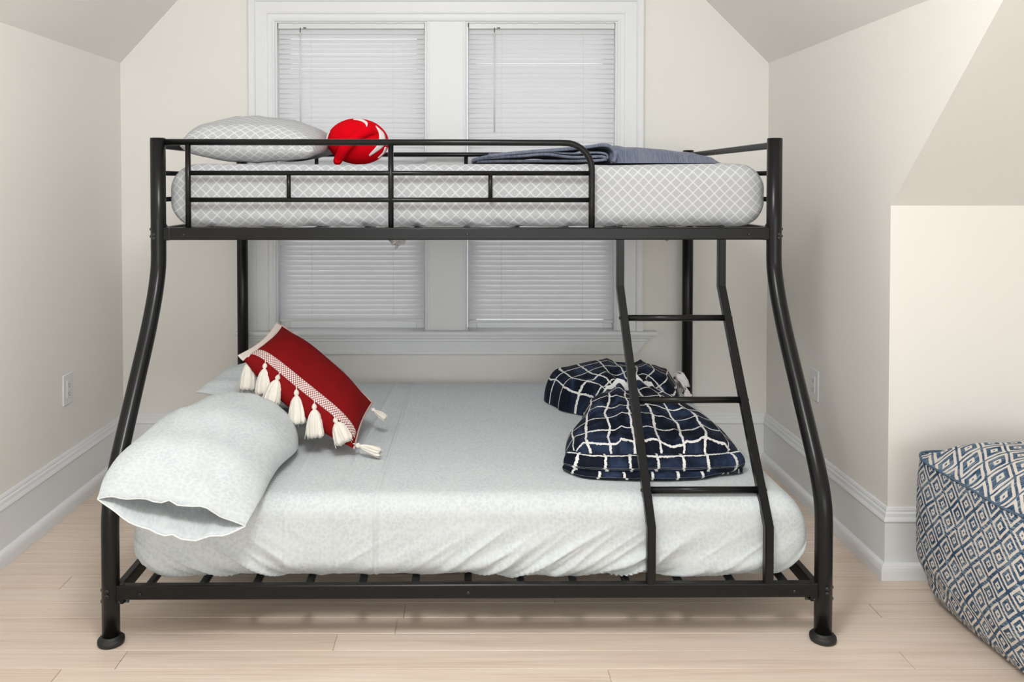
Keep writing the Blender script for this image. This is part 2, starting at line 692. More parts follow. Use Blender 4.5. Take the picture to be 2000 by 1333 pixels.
mitre_strip('baseboard_right', [((XR, D), (-1, 0)), ((XR, KY), (-1, -1))], M_TRIM)
mitre_strip('baseboard_knee', [((XR, KY), (-1, -1)), ((3.6, KY), (0, -1))], M_TRIM)

# window casing: one stepped profile mitred round three sides (offset from opening, depth)
CP = [(0, 0), (0, .013), (.006, .016), (.010, .016), (.013, .011), (.030, .011), (.034, .016), (.040, .018), (.084, .019), (.088, .026), (.094, .029), (.112, .030), (.118, .026), (.118, 0)]
bm = bmesh.new()
rings = []
for (x, z), (ox, oz) in (((WX0, WZ0), (-1, 0)), ((WX0, WZ1), (-1, 1)), ((WX1, WZ1), (1, 1)), ((WX1, WZ0), (1, 0))):
    rings.append([bm.verts.new((x + ox * p, D - q, z + oz * p)) for p, q in CP])
for a, b in zip(rings, rings[1:]):
    for k in range(len(CP) - 1):
        bm.faces.new((a[k], a[k + 1], b[k + 1], b[k]))
bm.faces.new(rings[0]); bm.faces.new(rings[-1])
struct(link('trim_1', from_bm('trim_1', bm), M_TRIM))
# mullion board between the windows, with a bead down each side
MX0, MX1 = -.1868, -.0089
bm = bmesh.new()
add_box(bm, MX0, MX1, D - .011, D + .10, WZ0, WZ1, bev=.002, seg=1)
add_box(bm, MX0 + .004, MX0 + .013, D - .014, D - .010, WZ0, WZ1, bev=.0015, seg=1)
add_box(bm, MX1 - .013, MX1 - .004, D - .014, D - .010, WZ0, WZ1, bev=.0015, seg=1)
struct(link('trim_2', from_bm('trim_2', bm), M_TRIM))
# stool
bm = bmesh.new()
add_prism(bm, [(.10, .606), (0, .606), (0, .585), (.10, .585)], lambda p, q, w: (w, D + p, q), WX0, WX1)
add_prism(bm, [(0, .606), (-.040, .606), (-.046, .603), (-.048, .5955), (-.046, .588), (-.040, .585), (0, .585)], lambda p, q, w: (w, D + p, q), -1.045, .853)
struct(link('trim_3', from_bm('trim_3', bm), M_TRIM))
# apron with returned ends, stepped
AP = [(.585, .034), (.575, .033), (.570, .027), (.560, .026), (.556, .021), (.545, .020), (.525, .017), (.515, .0155), (.512, .020), (.500, .020)]
bm = bmesh.new()
rings = []
for z, d in AP:
    k = (.585 - z) / .085
    xl, xr = -1.02 + k * .062, .828 - k * .066
    rings.append([bm.verts.new(v) for v in ((xl, D, z), (xl, D - d, z), (xr, D - d, z), (xr, D, z))])
for a, b in zip(rings, rings[1:]):
    for k in range(3):
        bm.faces.new((a[k], a[k + 1], b[k + 1], b[k]))
bm.faces.new(rings[0]); bm.faces.new(rings[-1])
struct(link('trim_4', from_bm('trim_4', bm), M_TRIM))


# ---------------------------------------------------------------- windows and blinds
def window(idx, x0, x1):
    bm = bmesh.new()                                    # jamb liner
    z0, z1 = WZ0, WZ1
    for b in ((x0, x0 + .008, D - .002, D + .11, z0, z1), (x1 - .008, x1, D - .002, D + .11, z0, z1), (x0 + .008, x1 - .008, D - .002, D + .11, z1 - .006, z1)):
        add_box(bm, *b)
    w = struct(link('window_%d' % idx, from_bm('window_%d' % idx, bm), M_TRIM))
    zm = (z0 + z1) / 2
    for k, (a, b, yy) in enumerate(((zm - .02, z1 - .006, D + .078), (z0, zm + .02, D + .046))):
        bm = bmesh.new()
        f = .04
        add_box(bm, x0 + .009, x0 + .009 + f, yy, yy + .03, a, b, bev=.003, seg=1)
        add_box(bm, x1 - .009 - f, x1 - .009, yy, yy + .03, a, b, bev=.003, seg=1)
        add_box(bm, x0 + .009 + f, x1 - .009 - f, yy, yy + .03, a, a + f, bev=.003, seg=1)
        add_box(bm, x0 + .009 + f, x1 - .009 - f, yy, yy + .03, b - f, b, bev=.003, seg=1)
        s = link('sash', from_bm('sash', bm), M_TRIM, w)
        box('pane', (x0 + .007 + f, x1 - .007 - f, yy + .012, yy + .016, a + f - .003, b - f + .003), M_GLASS, s)
    return w


window(1, WX0, MX0)
window(2, MX1, WX1)

SLW, PITCHZ = .0254, .02235
prof = []
for k in range(7):
    s = -1 + 2 * k / 6
    prof.append((s * SLW / 2, .0022 * (1 - s * s)))


def blind(x0, x1, zbot, label, wand_x, wand_z):
    t = thing('window_blind', label, 'blind', ((x0 + x1) / 2, D + .020, zbot), 0, 'mini blinds in the two windows')
    ox, oy, oz = t.location
    hw = (x1 - x0) / 2
    L = lambda o: o
    # headrail: open-topped channel front with rounded lower lip
    bm = bmesh.new()
    add_box(bm, -hw, hw, -.014, .014, 1.9735 - oz, 1.9985 - oz, bev=.002, seg=2)
    h = link('headrail', from_bm('headrail', bm), M_PLASTIC, t)
    tilt = math.radians(66)
    ca, sa = cos(tilt), sin(tilt)
    V, F = [], []
    th = .0005
    for sx in (-hw + .002, hw - .002):
        for p, q in prof:
            for off in (0, th):
                qq = q + off
                # room-side edge down, crown facing the room
                V.append((sx, -(p * ca) - qq * sa, -(p * sa) + qq * ca))
    n2 = len(prof) * 2
    for k in range(len(prof) - 1):
        a = 2 * k
        F += [(a, a + 2, a + 2 + n2, a + n2), (a + 1, a + 1 + n2, a + 3 + n2, a + 3)]
    sm = mesh('slat', V, F, None, True)
    sm.materials.append(M_SLAT)
    z = 1.962
    rnd = random.Random(int(x0 * 1000))
    while z > zbot + .02:
        o = bpy.data.objects.new('slat', sm)
        COL.objects.link(o)
        o.parent = t
        o.location = (0, 0, z - oz)
        o.rotation_euler = (math.radians(rnd.uniform(-2.5, 2.5)), 0, 0)
        z -= PITCHZ
    bm = bmesh.new()
    add_box(bm, -hw + .001, hw - .001, -.010, .010, 0, .012, bev=.003, seg=2)
    link('bottom_rail', from_bm('bottom_rail', bm), M_PLASTIC, t)
    for fx in (-.55, .57):
        cb = bmesh.new()
        add_tube(cb, [(fx * hw, -.0155, 1.97 - oz), (fx * hw, -.0155, .006)], .0007, 5)
        link('ladder_cord', from_bm('ladder_cord', cb), M_PLASTIC, t)
        box('cord_clip', (fx * hw - .008, fx * hw + .008, -.0125, -.0095, .001, .011), M_PLASTIC, t, bev=.001)
    wx = wand_x - ox
    wd = tube('tilt_wand', [(wx, -.0205, 1.955 - oz), (wx, -.0205, wand_z - oz)], .0032, M_PLASTIC, t, n=8)
    tube('wand_hook', [(wx, -.012, 1.978 - oz), (wx, -.019, 1.974 - oz), (wx, -.0205, 1.953 - oz)], .0018, M_DARK, t, n=6)
    box('hole_cover', (wx + .012, wx + .026, -.0152, -.0138, 1.9745 - oz, 1.9785 - oz), M_DARK, t)
    return t


blind(-.858, -.197, .643, 'white mini blind in the window behind the pillow and red plush', -.757, 1.47)
blind(.005, .664, .637, 'white mini blind in the window above the blue-grey blanket', .120, 1.505)


# ---------------------------------------------------------------- outlets
def outlet(x, y, z, sgn, label):
    t = thing('wall_outlet', label, 'outlet', (x, y, z), 0, None)
    bm = bmesh.new()
    add_box(bm, 0, .006 * sgn, -.040, .040, -.060, .060, bev=.0025, seg=2)
    link('cover_plate', from_bm('cover_plate', bm), M_PLASTIC, t)
    bm = bmesh.new()
    add_box(bm, .004 * sgn, .0085 * sgn, -.0165, .0165, -.0335, .0335, bev=.0015, seg=1)
    r = link('receptacle', from_bm('receptacle', bm), M_PLASTIC, t)
    for zz in (-.017, .017):
        bm = bmesh.new()
        for yy in (-.006, .006):
            add_box(bm, .0083 * sgn, .0089 * sgn, yy - .0008, yy + .0008, zz - .003, zz + .005)
        add_box(bm, .0083 * sgn, .0089 * sgn, -.002, .002, zz - .010, zz - .006)
        link('socket_slots', from_bm('socket_slots', bm), M_DARK, r)
    for zz in (-.048, .048):
        s = bmesh.new()
        add_lathe(s, [(.003, 0), (.003, .001), (.001, .0016)], 8)
        o = link('screw', from_bm('screw', s), M_PLASTIC, t)
        o.rotation_euler = (0, pi / 2 * sgn, 0)
        o.location = (.0058 * sgn, 0, zz)
    return t


outlet(XL, 3.219, .469, 1, 'white outlet cover on the wall left of the bunk bed')
outlet(XR, 3.219, .486, -1, 'white outlet cover on the wall right of the bunk bed, behind the post')

# ---------------------------------------------------------------- bunk bed
BED = thing('bunk_bed', 'black metal twin-over-full bunk bed with flared posts and ladder', 'bunk bed', (.0009, 2.2703, 0), .008)
HX, YU, YBK = .99, .382, 1.3947       # half length, twin front line, back line
ZT = 1.4185
PR = .0238


def bolt(parent, loc, axis, r=.0055):
    bm = bmesh.new()
    add_lathe(bm, [(r, -.001), (r, .0022), (r * .72, .0042), (r * .42, .0046), (r * .40, .0028), (.0008, .0028)], 12)
    o = link('bolt', from_bm('bolt', bm), M_BOLT, parent)
    o.location = loc
    o.rotation_euler = {'f': (pi / 2, 0, 0), 'l': (0, -pi / 2, 0), 'r': (0, pi / 2, 0)}[axis]
    return o


def foot(parent, x, y):
    bm = bmesh.new()
    add_lathe(bm, [(.030, 0), (.0345, .002), (.036, .008), (.0355, .014), (.032, .018), (.0265, .019), (.0262, .024), (.0238, .0245)], 32)
    o = link('foot_pad', from_bm('foot_pad', bm, True), M_RUBBER, parent)
    o.location = (x, y, 0)
    return o


for sx in (-1, 1):
    path = [(YU, ZT), (YU, 1.25), (YU, 1.10), (YU, 1.03)]
    pts = [(sx * HX, yy, zz) for yy, zz in ((YU, ZT), (YU, 1.12), (YU, 1.045))]
    bend = smooth_path([(sx * HX, yy, zz) for yy, zz in ((YU, 1.045), (YU - .004, 1.005), (YU - .020, .955), (YU - .048, .895), (YU - .105, .800), (YU - .20, .665), (.0865, .53), (.050, .475), (.018, .415), (.004, .370), (0, .330))], 5)
    pts = pts[:-1] + bend + [(sx * HX, 0, .2), (sx * HX, 0, .02)]
    p = tube('front_post', pts, PR, M_BLACK, BED, n=28)
    cp = bmesh.new()
    add_lathe(cp, [(PR, 0), (PR - .001, .0016), (PR - .003, .0025), (.001, .0030)], 28)
    c = link('post_cap', from_bm('post_cap', cp), M_BLACK, p)
    c.location = (sx * HX, YU, ZT)
    foot(p, sx * HX, 0)
    for zz, xx, yy in ((1.112, -.006, YU), (1.101, -.006, YU), (.157, 0, 0), (.143, 0, 0)):
        bolt(p, (sx * HX + (xx if sx < 0 else -xx * 1.2), yy - PR + .0005, zz), 'f')
    for zz, yy in ((1.128, YU), (1.105, YU), (.150, 0), (.118, 0)):
        bolt(p, (sx * (HX + PR - .001), yy, zz), 'l' if sx < 0 else 'r')
    p = tube('back_post', [(sx * HX, YBK, ZT), (sx * HX, YBK, .7), (sx * HX, YBK, .02)], PR, M_BLACK, BED, n=24)
    c = link('post_cap', c.data, None, p)
    c.location = (sx * HX, YBK, ZT)
    foot(p, sx * HX, YBK)

RAIL = rrect(.022, .040, .004)
# main rails: x runs along the bed
for y0, z0, nm in ((YU, 1.1135, 'upper_front_rail'), (YBK, 1.1135, 'upper_back_rail'), (0, .1455, 'lower_front_rail'), (YBK, .1455, 'lower_back_rail')):
    r = tube(nm, [(-HX + .036, y0, z0), (HX - .036, y0, z0)], 0, M_BLACK, BED, prof=RAIL)
    if 'front' in nm:
        for xx in (-.905, 0, .905):
            bolt(r, (xx, y0 - .0105, z0 - .002), 'f', .0048)
        for s in (-1, 1):
            b = box('end_bracket', (s * (HX - .040), s * (HX - .018), y0 - .012, y0 + .012, z0 - .031 if y0 == 0 else z0 - .021, z0 + .021), M_BLACK, r, bev=.003)
            if y0 == 0:
                bolt(r, (s * (HX - .030), -.0125, z0 - .024), 'f', .004)
                tube('wing_nut', [(s * (HX - .040), -.004, z0 - .026), (s * (HX - .052), -.006, z0 - .025)], .0035, M_BOLT, r, n=8)
for sx in (-1, 1):
    tube('upper_side_rail', [(sx * (HX - .004), YU + .022, 1.1135), (sx * (HX - .004), YBK - .022, 1.1135)], 0, M_BLACK, BED, prof=RAIL)
    tube('lower_side_rail', [(sx * (HX - .022), .013, .1455), (sx * (HX - .022), YBK - .018, .1455)], 0, M_BLACK, BED, prof=RAIL)
SLAT = rrect(.022, .012, .003, 2)
for k in range(13):
    xx = -.888 + k * .148
    tube('lower_slat', [(xx, .009, .1555), (xx, YBK - .009, .1555)], 0, M_BLACK, BED, prof=SLAT)
for k in range(11):
    xx = -.84 + k * .168
    tube('upper_slat', [(xx, YU + .009, 1.1225), (xx, YBK - .009, 1.1225)], 0, M_BLACK, BED, prof=SLAT)

# front guard rail
G = tube('front_guard_rail', [(-HX + .020, YU, 1.4075), (0, YU, 1.4065), (.300, YU, 1.4055)] + [(.314 + .0865 * sin(a), YU, 1.3185 + .0865 * cos(a)) for a in [pi / 2 * k / 10 for k in range(1, 11)]] + [(.4005, YU, 1.20), (.4005, YU, 1.128)], .0103, M_BLACK, BED, n=16)
for zz in (1.3085, 1.2225):
    tube('guard_bar', [(-.894, YU, zz), (.4005, YU, zz - .001)], .0078, M_BLACK, G, n=12)
for xx in (-.894, -.245):
    tube('guard_upright', [(xx, YU, 1.4065), (xx, YU, 1.128)], .0088, M_BLACK, G, n=12)
for xx in (-.5725, .0745):
    tube('guard_spindle', [(xx, YU, 1.3085), (xx, YU, 1.2225)], .0070, M_BLACK, G, n=12)
# back guard rail
G = tube('back_guard_rail', [(-HX + .02, YBK, 1.4015), (HX - .02, YBK, 1.4015)], .0100, M_BLACK, BED, n=16)
for zz in (1.3085, 1.2225):
    tube('guard_bar', [(-HX + .02, YBK, zz), (HX - .02, YBK, zz)], .0078, M_BLACK, G, n=12)
for xx in (-.66, .002, .66):
    tube('guard_upright', [(xx, YBK, 1.4015), (xx, YBK, 1.13)], .0088, M_BLACK, G, n=12)
# end rails
for sx in (-1, 1):
    ex = sx * (HX + .0015)
    G = tube('end_rail', [(ex, YU + .018, 1.3985), (ex, YBK - .018, 1.3985)], 0, M_BLACK, BED, prof=rrect(.018, .022, .004))
    for yy in (YU + .047, YBK - .047):
        tube('end_upright', [(ex, yy, 1.392), (ex, yy, 1.130)], .0092, M_BLACK, G, n=12)
    for zz in (1.3085, 1.2225):
        tube('end_bar', [(ex, YU + .047, zz), (ex, YBK - .047, zz)], .0078, M_BLACK, G, n=12)
    tube('end_lug', [(ex, YU + .018, 1.128), (ex, YU + .060, 1.134)], .010, M_BLACK, G, n=10)

# ladder
LAD = tube('ladder', [(.503, .386, 1.128), (.503, .386, 1.10)], .0001, M_BLACK, BED, n=4)
LAD.data.clear_geometry()
bpy.data.objects.remove(LAD)
LAD = bpy.data.objects.new('ladder', None)
COL.objects.link(LAD)
LAD.parent = BED
LP = rrect(.0235, .0235, .0022, 2)
LX = ((.4925, .5065), (.8200, .8330))
ltop, lk1, lk2, lbot = (.3825, 1.094), (.3825, .943), (-.006, .322), (-.006, .166)
for xa, xb in LX:
    # square tube, mitred at both kinks
    bm = bmesh.new()
    h = .0118
    d = Vector((0, lk2[0] - lk1[0], lk2[1] - lk1[1])).normalized()
    secs = [((xa, *ltop), Vector((0, 1, 0))), ((xa, *lk1), None), ((xb, *lk2), None), ((xb, *lbot), Vector((0, 1, 0)))]
    nrm = Vector((0, d.z, -d.y)) * -1
    rings = []
    for (c, nn) in secs:
        c = Vector(c)
        if nn is None:
            half = (Vector((0, 1, 0)) + nrm).normalized()
            nn = half / half.dot(Vector((0, 1, 0)))
        rings.append([bm.verts.new(c + Vector((a, 0, 0)) + nn * b) for a, b in ((-h, -h), (h, -h), (h, h), (-h, h))])
    for a, b in zip(rings, rings[1:]):
        for k in range(4):
            bm.faces.new((a[k], a[(k + 1) % 4], b[(k + 1) % 4], b[k]))
    bm.faces.new(rings[0][::-1]); bm.faces.new(rings[-1])
    bmesh.ops.recalc_face_normals(bm, faces=bm.faces)
    bmesh.ops.bevel(bm, geom=[e for e in bm.edges if abs((e.verts[0].co - e.verts[1].co).x) < .02 and (e.verts[0].co - e.verts[1].co).length > .05], offset=.002, segments=2, affect='EDGES')
    link('ladder_rail', from_bm('ladder_rail', bm), M_BLACK, LAD)
    box('ladder_hook', (xa - .006, xa + .006, YU - .002, YU + .004, 1.132, 1.141), M_BLACK, LAD, bev=.001)
for tt in (.15, .51, .865):
    yy, zz = lerp(lk1[0], lk2[0], tt), lerp(lk1[1], lk2[1], tt)
    a, b = lerp(*LX[0], tt), lerp(*LX[1], tt)
    tube('rung', [(a + .0115, yy, zz), (b - .0115, yy, zz)], .0098, M_BLACK, LAD, n=16)
    for xx, ax in ((a - .0115, 'l'), (b + .0115, 'r')):
        bolt(LAD, (xx, yy, zz), ax, .0050)


# ---------------------------------------------------------------- mattresses in fitted sheets
def mattress(name, label, loc, rz, hx, hy, z0, z1, rend, rc, mat, wrinkle, nx=260, seg=10, ky=1.):
    """rounded slab; u = metres along the length, v = metres round the section from the front bottom edge"""
    t = thing(name, label, 'mattress', loc, rz)
    per = []
    W, H = 2 * hy, z1 - z0
    n_f, n_t, n_b = 34, 60, 12
    raw = []

    def arc(cy, cz, a0, a1):
        for k in range(seg + 1):
            a = lerp(a0, a1, k / seg)
            raw.append((cy + rc * cos(a), cz + rc * sin(a)))
    # start under the front edge
    for k in range(8):
        raw.append((lerp(0, -hy + rc, k / 8), z0))
    arc(-hy + rc, z0 + rc, -pi / 2, -pi)
    for k in range(1, n_f):
        raw.append((-hy, lerp(z0 + rc, z1 - rc, k / n_f)))
    arc(-hy + rc, z1 - rc, pi, pi / 2)
    for k in range(1, n_t):
        raw.append((lerp(-hy + rc, hy - rc, k / n_t), z1))
    arc(hy - rc, z1 - rc, pi / 2, 0)
    for k in range(1, n_b):
        raw.append((hy, lerp(z1 - rc, z0 + rc, k / n_b)))
    arc(hy - rc, z0 + rc, 0, -pi / 2)
    for k in range(1, 8):
        raw.append((lerp(hy - rc, 0, k / 8), z0))
    raw.append(raw[0])
    acc = [0.]
    for (a, b), (c, d) in zip(raw, raw[1:]):
        acc.append(acc[-1] + math.hypot(c - a, d - b))
    shift = acc[8]
    cz = (z0 + z1) / 2
    xs = []
    ne = 12
    for k in range(ne):
        xs.append((-hx + rend * (1 - cos(pi / 2 * k / ne)), rend * (1 - sin(pi / 2 * k / ne)), rend * (pi / 2) * k / ne))
    L = 2 * (hx - rend)
    for k in range(nx + 1):
        xs.append((-hx + rend + L * k / nx, 0, rend * pi / 2 + L * k / nx))
    for k in range(ne - 1, -1, -1):
        xs.append((hx - rend * (1 - cos(pi / 2 * k / ne)), rend * (1 - sin(pi / 2 * k / ne)), rend * pi + L - rend * (pi / 2) * k / ne))
    V, U, F = [], [], []
    m = len(raw)
    for (x, ins, u) in xs:
        fy_ = max(.02, (hy - ins * ky) / hy)
        fz_ = max(.05, (H / 2 - ins * .92) / (H / 2))
        for (yy, zz), v in zip(raw, acc):
            ay = abs(yy) / hy
            px, py, pz = x, yy * fy_, cz + (zz - cz) * fz_
            dn, dz = wrinkle(u, v - shift, x, yy, zz)
            # push along the section normal
            if zz >= z1 - 1e-6:
                pz += dn
            elif yy <= -hy + rc:
                k = min(1, max(0, (zz - (z1 - rc)) / rc))
                py -= dn * (1 - k); pz += dn * k
            elif yy >= hy - rc:
                py += dn
            V.append((px, py, pz + dz))
            U.append((u, v))
    for i in range(len(xs) - 1):
        for j in range(m - 1):
            F.append((i * m + j, i * m + j + 1, (i + 1) * m + j + 1, (i + 1) * m + j))
    for i in (0, len(xs) - 1):
        x, ins, u = xs[i]
        V.append((x, 0, cz)); U.append((u, H / 2))
        c = len(V) - 1
        for j in range(m - 1):
            F.append((c, i * m + j + 1, i * m + j) if i == 0 else (c, i * m + j, i * m + j + 1))
    o = link('fitted_sheet', mesh('fitted_sheet', V, F, U), mat, t)
    return t


def wr_up(u, v, x, yy, zz):
    d = .004 * nz(x * 3, v * 4) + .0015 * nz(x * 11, v * 12)
    low = max(0., 1 - max(v, 0) / .07) if v < .25 else 0
    d += .012 * low * ridge(x * 9 + v * 18, v * 5) * (1 if x < .2 else .6)
    d += .010 * low * nz(x * 14, 3)
    if zz > 1.33:
        d += .004 * nz(x * 2.2, yy * 3, 7)
    # a soft seam fold where the flat sheet begins
    d += .0022 * max(0., 1 - abs(x + .555) / .006)
    return d, -.004 * low * ridge(x * 7, 9)


MU = mattress('mattress', 'upper bunk mattress in a grey sheet with a white trellis print', (-.002, 2.652 + .512, 0), .008, .9800, .474, 1.1345, 1.338, .085, .045, M_TRELLIS, wr_up, ky=.5)
MU['group'] = 'mattresses of the bunk bed'


def film(x, y, z, s, seed, name='plastic_wrap'):
    V, F = [], []
    n = 14
    for i in range(n + 1):
        for j in range(9):
            a, b = i / n - .5, j / 8
            V.append((x + s * a * (1 - .45 * b) + s * .16 * nz(a * 7, b * 6, seed), y + .05 * nz(a * 9, b * 5, seed + 3), z - s * .75 * b * (1 - 1.3 * a * a) - s * .16 * (.5 + nz(a * 11, b * 2, seed + 8)) * b))
    for i in range(n):
        for j in range(8):
            F.append((i * 9 + j, (i + 1) * 9 + j, (i + 1) * 9 + j + 1, i * 9 + j + 1))
    o = link(name, mesh(name, V, F, None, True), M_FILM, MU)
    o['label'] = 'crumpled clear wrap hanging below the mattress'
    m = o.modifiers.new('thick', 'SOLIDIFY')
    m.thickness = .0012
    return o


film(-.262, -.08, 1.132, .115, 3.3)
film(.740, -.10, 1.132, .085, 9.1)


def wr_low(u, v, x, yy, zz):
    d = .003 * nz(x * 2.3, v * 3) + .0012 * nz(x * 9, v * 10)
    if v < .30:
        low = max(0., min(1., 1.15 - (v - .0) / .17))
        m1 = interp([(-.9, .9), (-.55, .8), (-.45, .1), (-.2, .3), (.1, 1.), (.6, 1.1), (.95, .5)], x)
        sgn = -1 if x < -.4 else 1
        d += .020 * low * m1 * ridge(x * 7.5 - sgn * v * 13, v * 2.6, 2) - .004 * low
        d += .010 * low * ridge(x * 15 - sgn * v * 22, v * 3, 5) * m1
        d += .010 * max(0, 1 - v / .05) * nz(x * 9, 4.4)
    # pressed fold lines across the top
    for c, w, a in ((-.255 + .02 * yy, .008, .0075), (-.345 + .05 * yy, .012, .0045), (-.52, .006, .0030)):
        d += a * max(0., 1 - abs(x - c) / w)
    dz = -.010 * max(0, 1 - max(v, 0) / .05) * ridge(x * 5, 1.7) if v < .2 else 0
    return d, dz


ML = mattress('mattress', 'lower bunk mattress in a white sheet with pale floral print', (.0045, 2.2703 + .022 + .682, 0), .008, .950, .682, .164, .396, .095, .055, M_FLORAL, wr_low, nx=420, ky=.28)
ML['group'] = 'mattresses of the bunk bed'
ML.location.z = 0


# ---------------------------------------------------------------- pillows
def pillow_mesh(name, mat, parent, nu, nv, edgeL, edgeR, hT, hB, up, uvw, sflat=2.4, wr=None, open_front=False, ts=None, epow=None):
    """edgeL(t), edgeR(t) give side seams; hT/hB(t) inflation up and down; surface goes over the top and back under"""
    V, U, F = [], [], []
    for i in range(nu + 1):
        t = i / nu
        if ts:
            t = ts(t)
        A, B = edgeL(t), edgeR(t)
        for j in range(nv):
            a = 2 * pi * j / nv
            s = cos(a)
            top = sin(a) >= 0
            c = sin(a)
            e = abs(c) ** (epow(t) if epow else .8)
            k = (1 + s) / 2
            p = A.lerp(B, k)
            h = hT(t) if top else -hB(t)
            p = p + up * (h * e)
            if wr:
                p = p + wr(t, s, top, e)
            V.append(p)
            U.append((p.x + (0 if top else 3.1), p.y + (p.z if top else -p.z)))
    for i in range(nu):
        for j in range(nv):
            F.append((i * nv + j, i * nv + (j + 1) % nv, (i + 1) * nv + (j + 1) % nv, (i + 1) * nv + j))
    if not open_front:
        F.append(tuple(range(nv))[::-1])
    F.append(tuple(nu * nv + j for j in range(nv)))
    return link(name, mesh(name, V, F, U), mat, parent)


def spl(tab):
    """table of (t, point) -> smooth vector function"""
    P = [Vector(p) for _, p in tab]
    T_ = [a for a, _ in tab]

    def f(t):
        for i in range(len(T_) - 1):
            if t <= T_[i + 1] or i == len(T_) - 2:
                k = (t - T_[i]) / (T_[i + 1] - T_[i])
                p0 = P[i - 1] if i else P[0] * 2 - P[1]
                p3 = P[i + 2] if i + 2 < len(P) else P[-1] * 2 - P[-2]
                p1, p2 = P[i], P[i + 1]
                return .5 * ((2 * p1) + (p2 - p0) * k + (2 * p0 - 5 * p1 + 4 * p2 - p3) * k * k + (3 * p1 - p0 - 3 * p2 + p3) * k ** 3)
    return f


def f1(tab):
    return lambda t: interp(tab, t)


# grey trellis pillow on the upper bunk (its long side runs to the back)
PUP = thing('pillow', 'grey pillow with white trellis print lying on the upper bunk', 'pillow', (-.705, 2.705, 1.338))
pl = pillow_mesh('pillow_case', M_TRELLIS, PUP, 30, 56,
                 spl([(0, (-.245, .02, .060)), (.5, (-.275, .26, .085)), (1, (-.235, .56, .085))]),
                 spl([(0, (.190, .03, .040)), (.5, (.208, .27, .070)), (1, (.19, .56, .070))]),
                 f1([(0, .004), (.03, .052), (.09, .080), (.35, .096), (.7, .094), (.93, .058), (1, .01)]),
                 f1([(0, .004), (.03, .036), (.09, .050), (.8, .058), (1, .01)]), Vector((0, 0, 1)), (.50, .58),
                 wr=lambda t, s, top, e: Vector((.010 * nz(t * 3, s * 2, 5), -.006 * nz(s * 4, 1), .006 * nz(s * 3, t * 4, 2) + (.004 * ridge(s * 5, t * 2, 1) * e))))

# ---- white floral pillows on the lower bunk
UPV = Vector((0, -.25, 1)).normalized()
P1 = thing('pillow', 'white floral pillow whose open case hangs over the front of the lower bunk', 'pillow', (-.75, 2.30, .396))
o1 = Vector(P1.location)
eL = spl([(0, Vector((-.955, 2.112, .462)) - o1), (.18, Vector((-.957, 2.185, .505)) - o1), (.42, Vector((-.938, 2.395, .505)) - o1), (.7, Vector((-.905, 2.60, .50)) - o1), (1, Vector((-.86, 2.80, .49)) - o1)])
eR = spl([(0, Vector((-.585, 2.150, .375)) - o1), (.18, Vector((-.568, 2.245, .412)) - o1), (.42, Vector((-.566, 2.42, .430)) - o1), (.7, Vector((-.545, 2.62, .435)) - o1), (1, Vector((-.600, 2.80, .46)) - o1)])


def wr1(t, s, top, e):
    w = .006 * nz(s * 3, t * 5, 4) + .007 * ridge(s * 2.6 + t * 3.2, t * 2.5 - s, 8) * e
    w += .009 * (1 - t) * ridge(s * 2.2 - t * 3, t, 3) * e
    v = UPV * w
    if t < .12:
        k = 1 - t / .12
        # the mouth of the case: upper lip waves, lower lip sags towards us
        if top:
            v += Vector((0, -.010 * k * e, .010 * k * nz(s * 2.4, 9) * e + .012 * k * max(0, 1 - abs(s - .35) / .25)))
        else:
            v += Vector((.015 * k * e, -.050 * k * e, .004 * k * e))
    return v


case = pillow_mesh('pillow_case', M_FLORAL, P1, 44, 72, eL, eR,
                   f1([(0, .026), (.10, .060), (.3, .104), (.55, .132), (.8, .128), (.93, .085), (1, .006)]),
                   f1([(0, .062), (.10, .050), (.25, .022), (.6, .020), (.95, .02), (1, .004)]), UPV, (.50, .74), wr=wr1, open_front=True, epow=lambda t: interp([(0, 1.9), (.25, 1.0), (.4, .8), (1, .8)], t))
m = case.modifiers.new('thick', 'SOLIDIFY'); m.thickness = .0022; m.offset = -1
sc_in = lambda f, g, k: (lambda t: f(t).lerp(g(t), k))
ins = pillow_mesh('pillow_insert', M_COTTON, P1, 26, 48, lambda t: sc_in(eL, eR, .05)(.20 + t * .77), lambda t: sc_in(eL, eR, .95)(.20 + t * .77),
                  f1([(0, .02), (.12, .07), (.4, .098), (.75, .08), (1, .01)]), f1([(0, .018), (.1, .016), (.9, .015), (1, .005)]), UPV, (.45, .6))
# hem stitch line round the mouth
bm = bmesh.new()
ring = []
for j in range(60):
    a = 2 * pi * j / 60
    s, c = cos(a), sin(a)
    t = .0
    A, B = eL(t), eR(t)
    p = A.lerp(B, (1 + s) / 2) + UPV * ((.026 if c >= 0 else -.062) * abs(c) ** 1.9) + wr1(t, s, c >= 0, abs(c) ** 1.9)
    ring.append(p)
add_tube(bm, ring, .0022, 6, closed=True)
link('case_hem', from_bm('case_hem', bm, True), M_COTTON, P1)

P2 = thing('pillow', 'white floral pillow lying behind the open-ended pillow, under the red cushion', 'pillow', (-.73, 3.18, .396))
pillow_mesh('pillow_case', M_FLORAL, P2, 30, 56,
            spl([(0, (-.262, -.19, .118)), (.5, (-.235, .10, .085)), (1, (-.20, .36, .085))]),
            spl([(0, (.20, -.19, .055)), (.5, (.235, .10, .065)), (1, (.20, .36, .065))]),
            f1([(0, .006), (.1, .055), (.35, .105), (.7, .095), (.93, .05), (1, .006)]),
            f1([(0, .006), (.1, .030), (.3, .048), (.8, .048), (1, .006)]), Vector((0, 0, 1)), (.48, .6),
            wr=lambda t, s, top, e: Vector((0, 0, .006 * nz(s * 3, t * 4, 6))))

